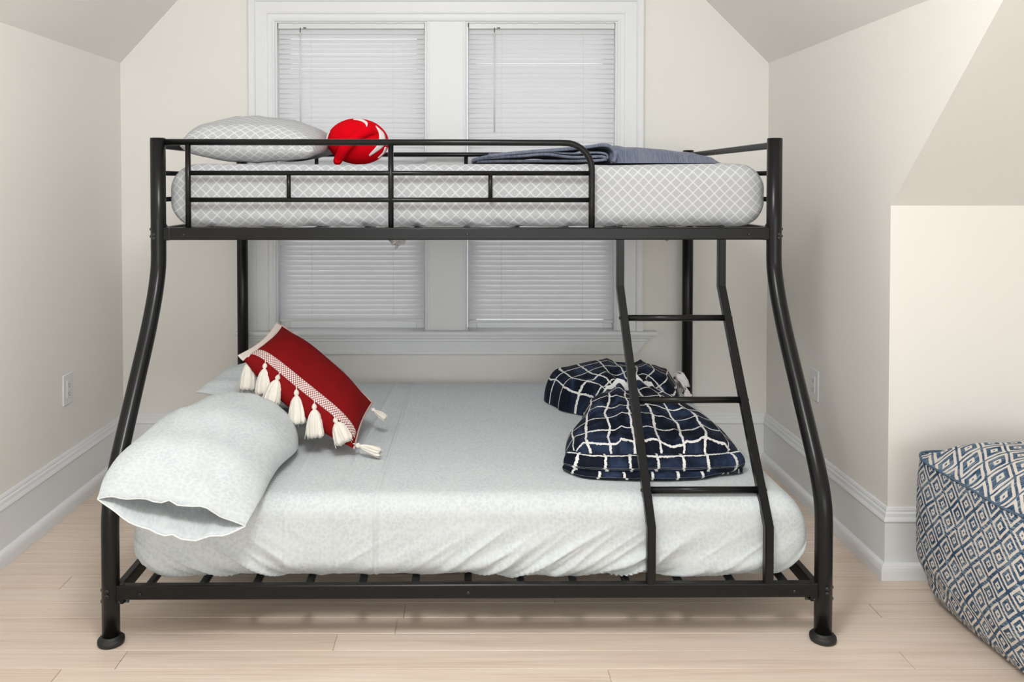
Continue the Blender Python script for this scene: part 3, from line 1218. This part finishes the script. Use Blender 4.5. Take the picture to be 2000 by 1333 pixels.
# ---------------------------------------------------------------- red cushion with tassels
C00, C10, C01, C11 = (Vector(v) for v in ((-.767, 2.80, .676), (-.364, 2.62, .4265), (-.692, 3.05, .749), (-.338, 2.90, .499)))
CU = thing('throw_cushion', 'dark red oblong cushion with a woven white band and cream tassels', 'cushion', tuple((C00 + C10 + C01 + C11) / 4))
oc = Vector(CU.location)
ex = (C10 - C00).normalized()
ey = (C01 - C00)
ey = (ey - ex * ey.dot(ex)).normalized()
en = ex.cross(ey).normalized()
if en.z < 0:
    en = -en


def cush(s, r, side=1, lift=0.):
    """s along the long side 0..1 from the upper left, r across 0..1 from the tasselled edge"""
    p = C00.lerp(C10, s).lerp(C01.lerp(C11, s), r)
    # pinch edges between corners
    p += ey * (-.030 * sin(pi * s) * (1 - r) + .016 * sin(pi * s) * r)
    p += ex * (.016 * sin(pi * r) * (1 - s) - .012 * sin(pi * r) * s)
    e = (max(0, 1 - abs(2 * s - 1) ** 3.2) * max(0, 1 - abs(2 * r - 1) ** (2.6 if r < .5 else 2.0))) ** (.55 if r < .5 else .55 + .35 * (2 * r - 1))
    h = (.078 if side > 0 else -.050) * e
    h += side * (.004 * nz(s * 4, r * 3, 3) + .006 * ridge(s * 2.5 - r, r * 3.5, 6) * max(0, .5 - s)) * e
    return p - oc + en * (h + lift * side)


def cgrid(name, s0, s1, r0, r1, ns, nr, mat, side=1, lift=0., uvs=(.47, .29)):
    return grid(name, ns, nr, lambda a, b: (cush(lerp(s0, s1, a), lerp(r0, r1, b), side, lift), (lerp(s0, s1, a) * uvs[0], lerp(r0, r1, b) * uvs[1])), mat, CU)


bm = bmesh.new()
V, U, F = [], [], []
NS, NR = 48, 34
for side in (1, -1):
    base = len(V)
    for i in range(NS + 1):
        for j in range(NR + 1):
            V.append(cush(i / NS, j / NR, side)); U.append((i / NS * .47, j / NR * .29))
    for i in range(NS):
        for j in range(NR):
            q = [base + i * (NR + 1) + j, base + (i + 1) * (NR + 1) + j, base + (i + 1) * (NR + 1) + j + 1, base + i * (NR + 1) + j + 1]
            F.append(tuple(q if side > 0 else q[::-1]))
bm.free()
fix_normals(link('cushion_cover', mesh('cushion_cover', V, F, U), M_RED, CU))
b = cgrid('woven_band', .005, .985, .100, .200, 60, 8, M_BAND, 1, .0016)
b['label'] = 'white and red woven band'
m = b.modifiers.new('thick', 'SOLIDIFY'); m.thickness = .0015; m.offset = -1
b = cgrid('side_trim', -.045, .012, -.02, 1.0, 8, 30, M_TRIMBAND, 1, .002, (.47, .29))
b['label'] = 'cream woven edging'
m = b.modifiers.new('thick', 'SOLIDIFY'); m.thickness = .004; m.offset = -1
edge = [cush(0, k / 16) for k in range(17)]
rim = [cush(k / 30, 1) for k in range(31)] + [cush(1, 1 - k / 16) for k in range(1, 17)]
bm = bmesh.new()
add_tube(bm, rim, .0042, 8)
link('piping', from_bm('piping', bm, True), M_TRIMBAND, CU)


def tassel(a, b, r=.019, seed=0.):
    a, b = Vector(a) - oc, Vector(b) - oc
    d = b - a
    ln = d.length
    d.normalize()
    q = Vector((0, 0, -1)).rotation_difference(d).to_matrix().to_4x4()
    bm = bmesh.new()
    n = 40
    rows = [(.22, .0042), (.27, r * .40), (.36, r * .64), (.5, r * .82), (.7, r * .94), (.88, r), (.97, r * .93), (1.0, r * .55)]
    rings = []
    for k, (f, rr) in enumerate(rows):
        ring = []
        for i in range(n):
            an = 2 * pi * i / n
            w = 1 + .16 * sin(an * 9 + seed + 1.5 * nz(f * 3, i * .3, seed)) * min(1, f * 1.4) + .12 * nz(i * .5, f * 2, seed)
            zz = -f * ln + (0 if k < 6 else .008 * nz(i * .9, seed, 4))
            ring.append(bm.verts.new((rr * w * cos(an), rr * w * .62 * sin(an), zz)))
        rings.append(ring)
    for p, s in zip(rings, rings[1:]):
        for i in range(n):
            bm.faces.new((p[i], p[(i + 1) % n], s[(i + 1) % n], s[i]))
    bm.faces.new(rings[-1])
    rd = random.Random(int(seed * 100))
    for k in range(9):                               # loose strands
        an = rd.uniform(0, 2 * pi)
        z1 = -ln * rd.uniform(.95, 1.08)
        pts = smooth_path([(0, 0, -ln * .25), (r * .9 * cos(an), r * .6 * sin(an), -ln * .55), (r * rd.uniform(.9, 1.35) * cos(an), r * .7 * sin(an), z1)], 4)
        add_tube(bm, pts, .0011, 5)
    add_tube(bm, smooth_path([(0, 0, .004), (.001, .001, -ln * .03), (0, 0, -ln * .08)], 3), .0016, 6)
    bmesh.ops.transform(bm, matrix=Matrix.Translation(a) @ q, verts=bm.verts)
    o = link('tassel', from_bm('tassel', bm, True), M_YARN, CU)
    hb = bmesh.new()
    add_lathe(hb, [(.0018, -ln * .05), (.0058, -ln * .09), (.0082, -ln * .14), (.0080, -ln * .18), (.0052, -ln * .22), (.0048, -ln * .235), (.0062, -ln * .25), (.003, -ln * .26)], 18, ridges=6, amp=.06)
    bmesh.ops.transform(hb, matrix=Matrix.Translation(a) @ q, verts=hb.verts)
    link('tassel_knot', from_bm('tassel_knot', hb, True), M_YARN, o)


for k, (sv, dx, dz) in enumerate(((.012, .004, -.118), (.165, .004, -.104), (.31, -.022, -.092), (.475, .012, -.110), (.635, .010, -.105), (.80, .040, -.072))):
    # each tassel hangs over the red edge from just under the woven band
    a = cush(sv, .085, 1, .007) + oc
    tassel(a, a + Vector((dx, -.040, dz)), .0265, k * 1.7 + .3)
a = cush(.99, .03, 1, .004) + oc
tassel(a, a + Vector((.085, -.020, -.022)), .014, 10.5)
tassel((-.340, 2.875, .487), (-.285, 2.840, .462), .011, 14.2)

# ---------------------------------------------------------------- round red plush on the upper bunk
PL = thing('plush_toy', 'round bright red plush toy with white curved stripes beside the upper pillow', 'plush toy', (-.396, 2.98, 1.3415))
RX, RY, RZ = .1105, .098, .0835


def ell(ax, az, lift=0.):
    """front of the body at local offsets ax, az (fractions of the radii)"""
    q = 1 - ax * ax - az * az
    yv = -sqrt(max(0., q))
    n = Vector((ax / RX, yv / RY, az / RZ)).normalized()
    return Vector((RX * ax, RY * yv, RZ + RZ * az)) + n * lift


V, U, F = [], [], []
nu, nv = 40, 28
for i in range(nv + 1):
    la = -pi / 2 + pi * i / nv
    for j in range(nu):
        lo = 2 * pi * j / nu
        sq = lambda c: c
        x, y_, z = sq(cos(la)) * sq(cos(lo)), sq(cos(la)) * sq(sin(lo)), sq(sin(la))
        g = 1 + .008 * nz(x * 2, y_ * 2, z * 2)
        V.append((RX * x * g - .004 * z, RY * y_ * g, RZ + RZ * z * (.985 if z < 0 else g)))
for i in range(nv):
    for j in range(nu):
        F.append((i * nu + j, i * nu + (j + 1) % nu, (i + 1) * nu + (j + 1) % nu, (i + 1) * nu + j))
fix_normals(link('plush_body', mesh('plush_body', V, F), M_PLUSHRED, PL), 1e-5)


def crescent(pa, pb, n=16, lift=.0035):
    """white patch between two curves of (ax, az)"""
    A, B = smooth_path([(a, 0, b) for a, b in pa], n // (len(pa) - 1)), smooth_path([(a, 0, b) for a, b in pb], n // (len(pb) - 1))
    V, F = [], []
    w = 5
    for p, q in zip(A, B):
        for k in range(w):
            c = p.lerp(q, k / (w - 1))
            V.append(ell(c.x, c.z, lift))
    for i in range(len(A) - 1):
        for k in range(w - 1):
            F.append((i * w + k, (i + 1) * w + k, (i + 1) * w + k + 1, i * w + k + 1))
    o = link('white_stripe', mesh('white_stripe', V, F), M_PLUSHWHITE, PL)
    m = o.modifiers.new('thick', 'SOLIDIFY'); m.thickness = .004
    o['label'] = 'white curved stripe'
    return o


crescent([(.62, .62), (.74, .28), (.70, -.16), (.42, -.60)], [(.62, .63), (.88, .28), (.86, -.20), (.44, -.64)])
crescent([(-.10, .90), (.10, .86), (.28, .74), (.36, .56)], [(-.10, .93), (.14, .92), (.36, .76), (.37, .56)])
crescent([(-.82, .38), (-.87, .22), (-.91, .02)], [(-.84, .40), (-.91, .22), (-.94, .02)])
crescent([(.90, -.24), (.82, -.48), (.66, -.70)], [(.93, -.24), (.88, -.44), (.70, -.69)])
arm = smooth_path([ell(.66, .36, -.014), ell(.40, .36, .006), ell(.05, .10, .016), ell(-.25, -.26, .022), ell(-.46, -.62, .026), Vector((-.058, -.100, .014))], 5)
bm = bmesh.new()
add_tube(bm, arm, lambda t: .0138 + .005 * sin(pi * min(1, t * 1.1)) - .004 * max(0, t - .85) / .15, 18)
for f in [f for f in bm.faces if len(f.verts) > 4]:
    bmesh.ops.poke(bm, faces=[f], offset=.006)
o = link('plush_arm', from_bm('plush_arm', bm, True), M_PLUSHRED, PL)


# ---------------------------------------------------------------- blue-grey blanket on the upper bunk
BL = thing('folded_blanket', 'blue-grey blanket folded flat on the upper bunk', 'blanket', (.43, 2.96, 1.342))


def ribbon(name, path, th, y0, y1, seed, fy0=None):
    P = smooth_path([(a, 0, b) for a, b in path], 10)
    n = len(P)
    V, U, F = [], [], []
    ny = 12
    acc = 0
    nor = []
    for i in range(n):
        t_ = (P[min(i + 1, n - 1)] - P[max(i - 1, 0)]).normalized()
        nor.append(Vector((-t_.z, 0, t_.x)))
    arcs = [0]
    for i in range(1, n):
        arcs.append(arcs[-1] + (P[i] - P[i - 1]).length)
    for j in range(ny + 1):
        yy = lerp(y0, y1, j / ny)
        for i in range(2 * n):
            k = i if i < n else 2 * n - 1 - i
            sg = 1 if i < n else -1
            p = P[k] + nor[k] * (th / 2 * sg)
            yj = yy + .006 * nz(k * .11, seed, j * .05) + (fy0(P[k].x) * (1 - j / ny) if fy0 else 0)
            V.append((p.x + .004 * nz(j * .6, seed), yj, max(.001, p.z + .0025 * nz(p.x * 9, yy * 7, seed))))
            U.append((arcs[k], yy))
    w = 2 * n
    for j in range(ny):
        for i in range(w):
            F.append((j * w + i, j * w + (i + 1) % w, (j + 1) * w + (i + 1) % w, (j + 1) * w + i))
    for j, rev in ((0, False), (ny, True)):
        for i in range(n - 1):
            q = (j * w + i, j * w + i + 1, j * w + w - 2 - i, j * w + w - 1 - i)
            F.append(q[::-1] if rev else q)
    return fix_normals(link(name, mesh(name, V, F, U), M_DENIM, BL), 0)


ribbon('under_fold', [(-.40, .006), (-.25, .007), (-.10, .008), (.005, .010), (.030, .016), (.012, .023), (-.08, .021), (-.17, .030), (-.26, .024), (-.36, .018), (-.405, .0135)], .0085, -.20, .24, 1.)
ribbon('top_fold', [(-.415, .010), (-.38, .019), (-.31, .031), (-.21, .041), (-.12, .046), (-.03, .056), (.02, .063), (.045, .058), (.060, .042), (.062, .022), (.056, .007)], .0105, -.205, .25, 4.)
ribbon('middle_fold', [(-.36, .030), (-.24, .032), (-.17, .037), (-.08, .033), (0, .036), (.030, .032), (.038, .022), (.030, .009)], .006, -.195, .24, 7.)
# the flat half: a pillowy slab sloping down to the right
V, U, F = [], [], []
na, nb = 30, 20
top = [(0, .060), (.08, .064), (.2, .058), (.5, .052), (.75, .040), (.93, .026), (1, .012)]
for side in (0, 1):
    for i in range(na + 1):
        for j in range(nb + 1):
            a, b = i / na, j / nb
            h = interp(top, a)
            e = (1 - abs(2 * b - 1) ** 6) ** .5 * (1 - max(0, (a - .9) / .1) ** 2 * .6)
            z = .001 + (h * e + .004 * nz(a * 6, b * 4, 3) * e if side == 0 else 0)
            V.append((.052 + a * .368 + .008 * nz(b * 3, 2), -.19 + b * .45 + .01 * nz(a * 4, 8), z))
            U.append((a * .37, b * .45))
w = nb + 1
for side in (0, 1):
    o_ = side * (na + 1) * w
    for i in range(na):
        for j in range(nb):
            q = (o_ + i * w + j, o_ + (i + 1) * w + j, o_ + (i + 1) * w + j + 1, o_ + i * w + j + 1)
            F.append(q if side == 0 else q[::-1])
for i in range(na):
    for j in (0, nb):
        F.append((i * w + j, (i + 1) * w + j, (na + 1) * w + (i + 1) * w + j, (na + 1) * w + i * w + j))
for j in range(nb):
    for i in (0, na):
        F.append((i * w + j, i * w + j + 1, (na + 1) * w + i * w + j + 1, (na + 1) * w + i * w + j))
fix_normals(link('flat_half', mesh('flat_half', V, F, U), M_DENIM, BL), 0)

# ---------------------------------------------------------------- navy windowpane throw tied in the middle
NB = thing('throw_blanket', 'navy blue blanket with white grid lines, tied in the middle like a bow', 'blanket', (.565, 2.46, .398))
WT = [(0, .262), (.08, .276), (.2, .268), (.38, .205), (.50, .125), (.555, .105), (.62, .135), (.75, .235), (.9, .272), (1, .262)]
HT = [(0, .072), (.06, .095), (.2, .118), (.38, .142), (.50, .150), (.555, .128), (.62, .146), (.78, .158), (.9, .154), (1, .11)]
LNT = .96


def bundle(t, s, top=True):
    w, h = interp(WT, t), interp(HT, t)
    cx = .004 + .028 * t + .012 * sin(t * 5)
    tie = math.exp(-((t - .555) / .17) ** 2)
    fold = (.5 + .5 * sin(s * 13 + 2.2 * nz(s * 2, t * 2, 1))) * tie * .026 + ridge(s * 2.6, t * 3, 5) * .016 * (1 - tie)
    fold += .014 * nz(s * 2.4, t * 6, 9)
    x = cx + w * s + .012 * nz(t * 5, s * 2, 3) * abs(s)
    prof_ = max(0., 1 - abs(s) ** 4.2) ** .5
    endr = min(1., sqrt(max(0., 1 - max(0., 1 - t / .05) ** 2))) * min(1., sqrt(max(0., 1 - max(0., (t - .94) / .06) ** 2)))
    z = h * prof_ * (.25 + .75 * endr) + fold * prof_ * endr - .010 * tie
    y_ = t * LNT + .02 * (s * s) * (1 - 2 * t) - .012 * sin(2.2 * s + .6) * (1 - t)
    return Vector((x, y_, max(.003, z) if top else .001))


V, U, F = [], [], []
NT_, NSX = 96, 72
for side in (1, 0):
    base = len(V)
    for i in range(NT_ + 1):
        t = i / NT_
        for j in range(NSX + 1):
            s = -1 + 2 * j / NSX
            s = math.copysign(1 - (1 - abs(s)) ** 1.35, s)
            p = bundle(t, s, side)
            V.append(p)
            arch = s * .285 + (.06 * (abs(s) - .8) / .2 * (1 if s > 0 else -1) if abs(s) > .8 else 0)
            U.append((arch + .03, t * LNT * 1.15 + (0 if side else 2)))
    for i in range(NT_):
        for j in range(NSX):
            q = (base + i * (NSX + 1) + j, base + (i + 1) * (NSX + 1) + j, base + (i + 1) * (NSX + 1) + j + 1, base + i * (NSX + 1) + j + 1)
            F.append(q[::-1] if side else q)
    if side:
        # close the sides and ends down to the sheet
        pass
o = (NT_ + 1) * (NSX + 1)
for i in range(NT_):
    for j in (0, NSX):
        a, b = i * (NSX + 1) + j, (i + 1) * (NSX + 1) + j
        F.append((a, b, b + o, a + o))
for j in range(NSX):
    for i in (0, NT_):
        a, b = i * (NSX + 1) + j, i * (NSX + 1) + j + 1
        F.append((a, b, b + o, a + o))
fix_normals(link('throw_body', mesh('throw_body', V, F, U), M_PLAID, NB), 0)


def roll(name, pts, r, seed, flat=.8, mat=M_PLAID, uvo=0.):
    """soft roll of cloth along pts"""
    P = smooth_path(pts, 10)
    n, q = len(P), 20
    V, U, F = [], [], []
    acc = 0
    for i, p in enumerate(P):
        if i:
            acc += (p - P[i - 1]).length
        t_ = (P[min(i + 1, n - 1)] - P[max(i - 1, 0)]).normalized()
        side = t_.cross(Vector((0, 0, 1))).normalized()
        e = min(1, sqrt(max(0, 1 - (1 - min(1, i / 3)) ** 2)) + .25) * min(1, sqrt(max(0, 1 - (1 - min(1, (n - 1 - i) / 3)) ** 2)) + .25)
        for k in range(q):
            a = 2 * pi * k / q
            rr = r * e * (1 + .12 * nz(i * .15, cos(a), seed))
            pt = p + side * rr * cos(a) + Vector((0, 0, 1)) * rr * flat * sin(a)
            pt.z = max(.002, pt.z)
            V.append(pt); U.append((acc + uvo, a * r))
    for i in range(n - 1):
        for k in range(q):
            F.append((i * q + k, i * q + (k + 1) % q, (i + 1) * q + (k + 1) % q, (i + 1) * q + k))
    F.append(tuple(range(q))[::-1]); F.append(tuple((n - 1) * q + k for k in range(q)))
    return fix_normals(link(name, mesh(name, V, F, U), mat, NB), 0)


roll('folded_edge', [(-.262, .045, .034), (-.20, .004, .036), (-.05, -.006, .037), (.10, .0, .037), (.2, .012, .036), (.262, .045, .036)], .034, 2., .85, uvo=-.006)
roll('under_layer', [(-.270, .05, .012), (-.21, -.020, .012), (-.05, -.036, .012), (.06, -.034, .012), (.15, -.012, .012), (.262, .05, .012)], .016, 5., .75, uvo=-.016)
# white ribbon round the waist
tp = []
for k in range(25):
    s = -1 + 2 * k / 24
    p = bundle(.548, s)
    tp.append(p + Vector((0, -.020, .016 * max(0, 1 - s ** 4) + .004)))
bm = bmesh.new()
add_tube(bm, tp, 0, prof=rrect(.030, .006, .0025, 2))
rb = link('ribbon_tie', from_bm('ribbon_tie', bm, True), M_COTTON, NB)
rb['label'] = 'white ribbon'
# pale ruffled lining at the back right corner
V, U, F = [], [], []
for i in range(19):
    for j in range(7):
        a, b = i / 18, j / 6
        V.append((.288 + .030 * sin(a * 15) * .5 + .028 * b + .012 * nz(a * 5, b * 3, 2), .80 + a * .15 + .012 * sin(a * 22 + b), .012 + .095 * (1 - abs(2 * a - 1) ** 2) * (1 - .55 * b) + .012 * nz(a * 9, b * 4)))
for i in range(18):
    for j in range(6):
        F.append((i * 7 + j, (i + 1) * 7 + j, (i + 1) * 7 + j + 1, i * 7 + j + 1))
lf = link('lining_edge', mesh('lining_edge', V, F), M_PLUSHWHITE, NB)
lf['label'] = 'pale lining showing at the corner'
m = lf.modifiers.new('thick', 'SOLIDIFY'); m.thickness = .006

# ---------------------------------------------------------------- pouf
PF = thing('floor_pouf', 'blue and white woven square pouf on the floor by the knee wall', 'pouf', (1.652, 2.268, 0), math.radians(2.0))
PA, PH = .287, .438


def pouf_ring(th, k):
    c, s = cos(th), sin(th)
    n = 2 / 7.
    return Vector((math.copysign(abs(c) ** n, c), math.copysign(abs(s) ** n, s), 0)) * k


nth, nzr = 144, 44
ths = []
# parameter spread evenly along the perimeter
dense = [pouf_ring(2 * pi * i / 4000, PA) for i in range(4001)]
acc = [0.]
for a, b in zip(dense, dense[1:]):
    acc.append(acc[-1] + (b - a).length)
PER = acc[-1]
k = 0
ring0 = []
for i in range(nth + 1):
    target = PER * i / nth
    while k < 3999 and acc[k + 1] < target:
        k += 1
    sg = max(1e-9, acc[k + 1] - acc[k])
    ring0.append(dense[k].lerp(dense[k + 1], min(1, max(0, (target - acc[k]) / sg))))
V, U, F = [], [], []
SCL = [(0, .74), (.04, .82), (.14, .915), (.35, .99), (.6, 1.005), (.85, .995), (.96, .985), (1, .975)]
for i in range(nth + 1):
    p = ring0[i]
    for j in range(nzr + 1):
        z = j / nzr
        s = interp(SCL, z)
        cor = (max(abs(p.x), abs(p.y)) > 0) and min(abs(p.x), abs(p.y)) / PA
        bulge = 1 + .020 * (1 - cor ** 2) * sin(pi * min(1, z * 1.05))
        zt = PH * z + (.012 * cor ** 6 * z ** 3) + .006 * nz(p.x * 5, p.y * 5, z * 2) * z
        q = p * s * bulge
        q += Vector((p.x, p.y, 0)).normalized() * .005 * nz(p.x * 8, p.y * 8, z * 4)
        V.append((q.x, q.y, zt)); U.append((PER * i / nth + .012, PH * z + .030))
w = nzr + 1
for i in range(nth):
    for j in range(nzr):
        F.append((i * w + j, (i + 1) * w + j, (i + 1) * w + j + 1, i * w + j + 1))
link('side_panel', mesh('side_panel', V, F, U), M_POUF, PF)
rim = [Vector(V[i * w + nzr]) for i in range(nth)]
bot = [Vector(V[i * w]) for i in range(nth)]
V, U, F = [], [], []
nr = 22
for i in range(nth):
    for j in range(nr + 1):
        f = 1 - j / nr
        p = rim[i] * f
        zz = rim[i].z * f ** 6 + (PH + .085 * (1 - f ** 4)) * (1 - f ** 6)
        V.append((p.x, p.y, zz + .004 * nz(p.x * 7, p.y * 7, 3) * (1 - f ** 4))); U.append((p.x - .55 * p.y + .02, p.y * 1.1 + .018))
w = nr + 1
for i in range(nth):
    for j in range(nr):
        F.append((i * w + j, ((i + 1) % nth) * w + j, ((i + 1) % nth) * w + j + 1, i * w + j + 1))
link('top_panel', mesh('top_panel', V, F, U), M_POUFTOP, PF)
bm = bmesh.new()
bm.faces.new([bm.verts.new(p) for p in bot][::-1])
link('base_panel', from_bm('base_panel', bm), M_POUF, PF)
bm = bmesh.new()
add_tube(bm, [p * 1.004 + Vector((0, 0, .001)) for p in rim], .0035, 8, closed=True)
me = from_bm('seam_welt', bm, True)
link('seam_welt', me, M_POUF, PF)
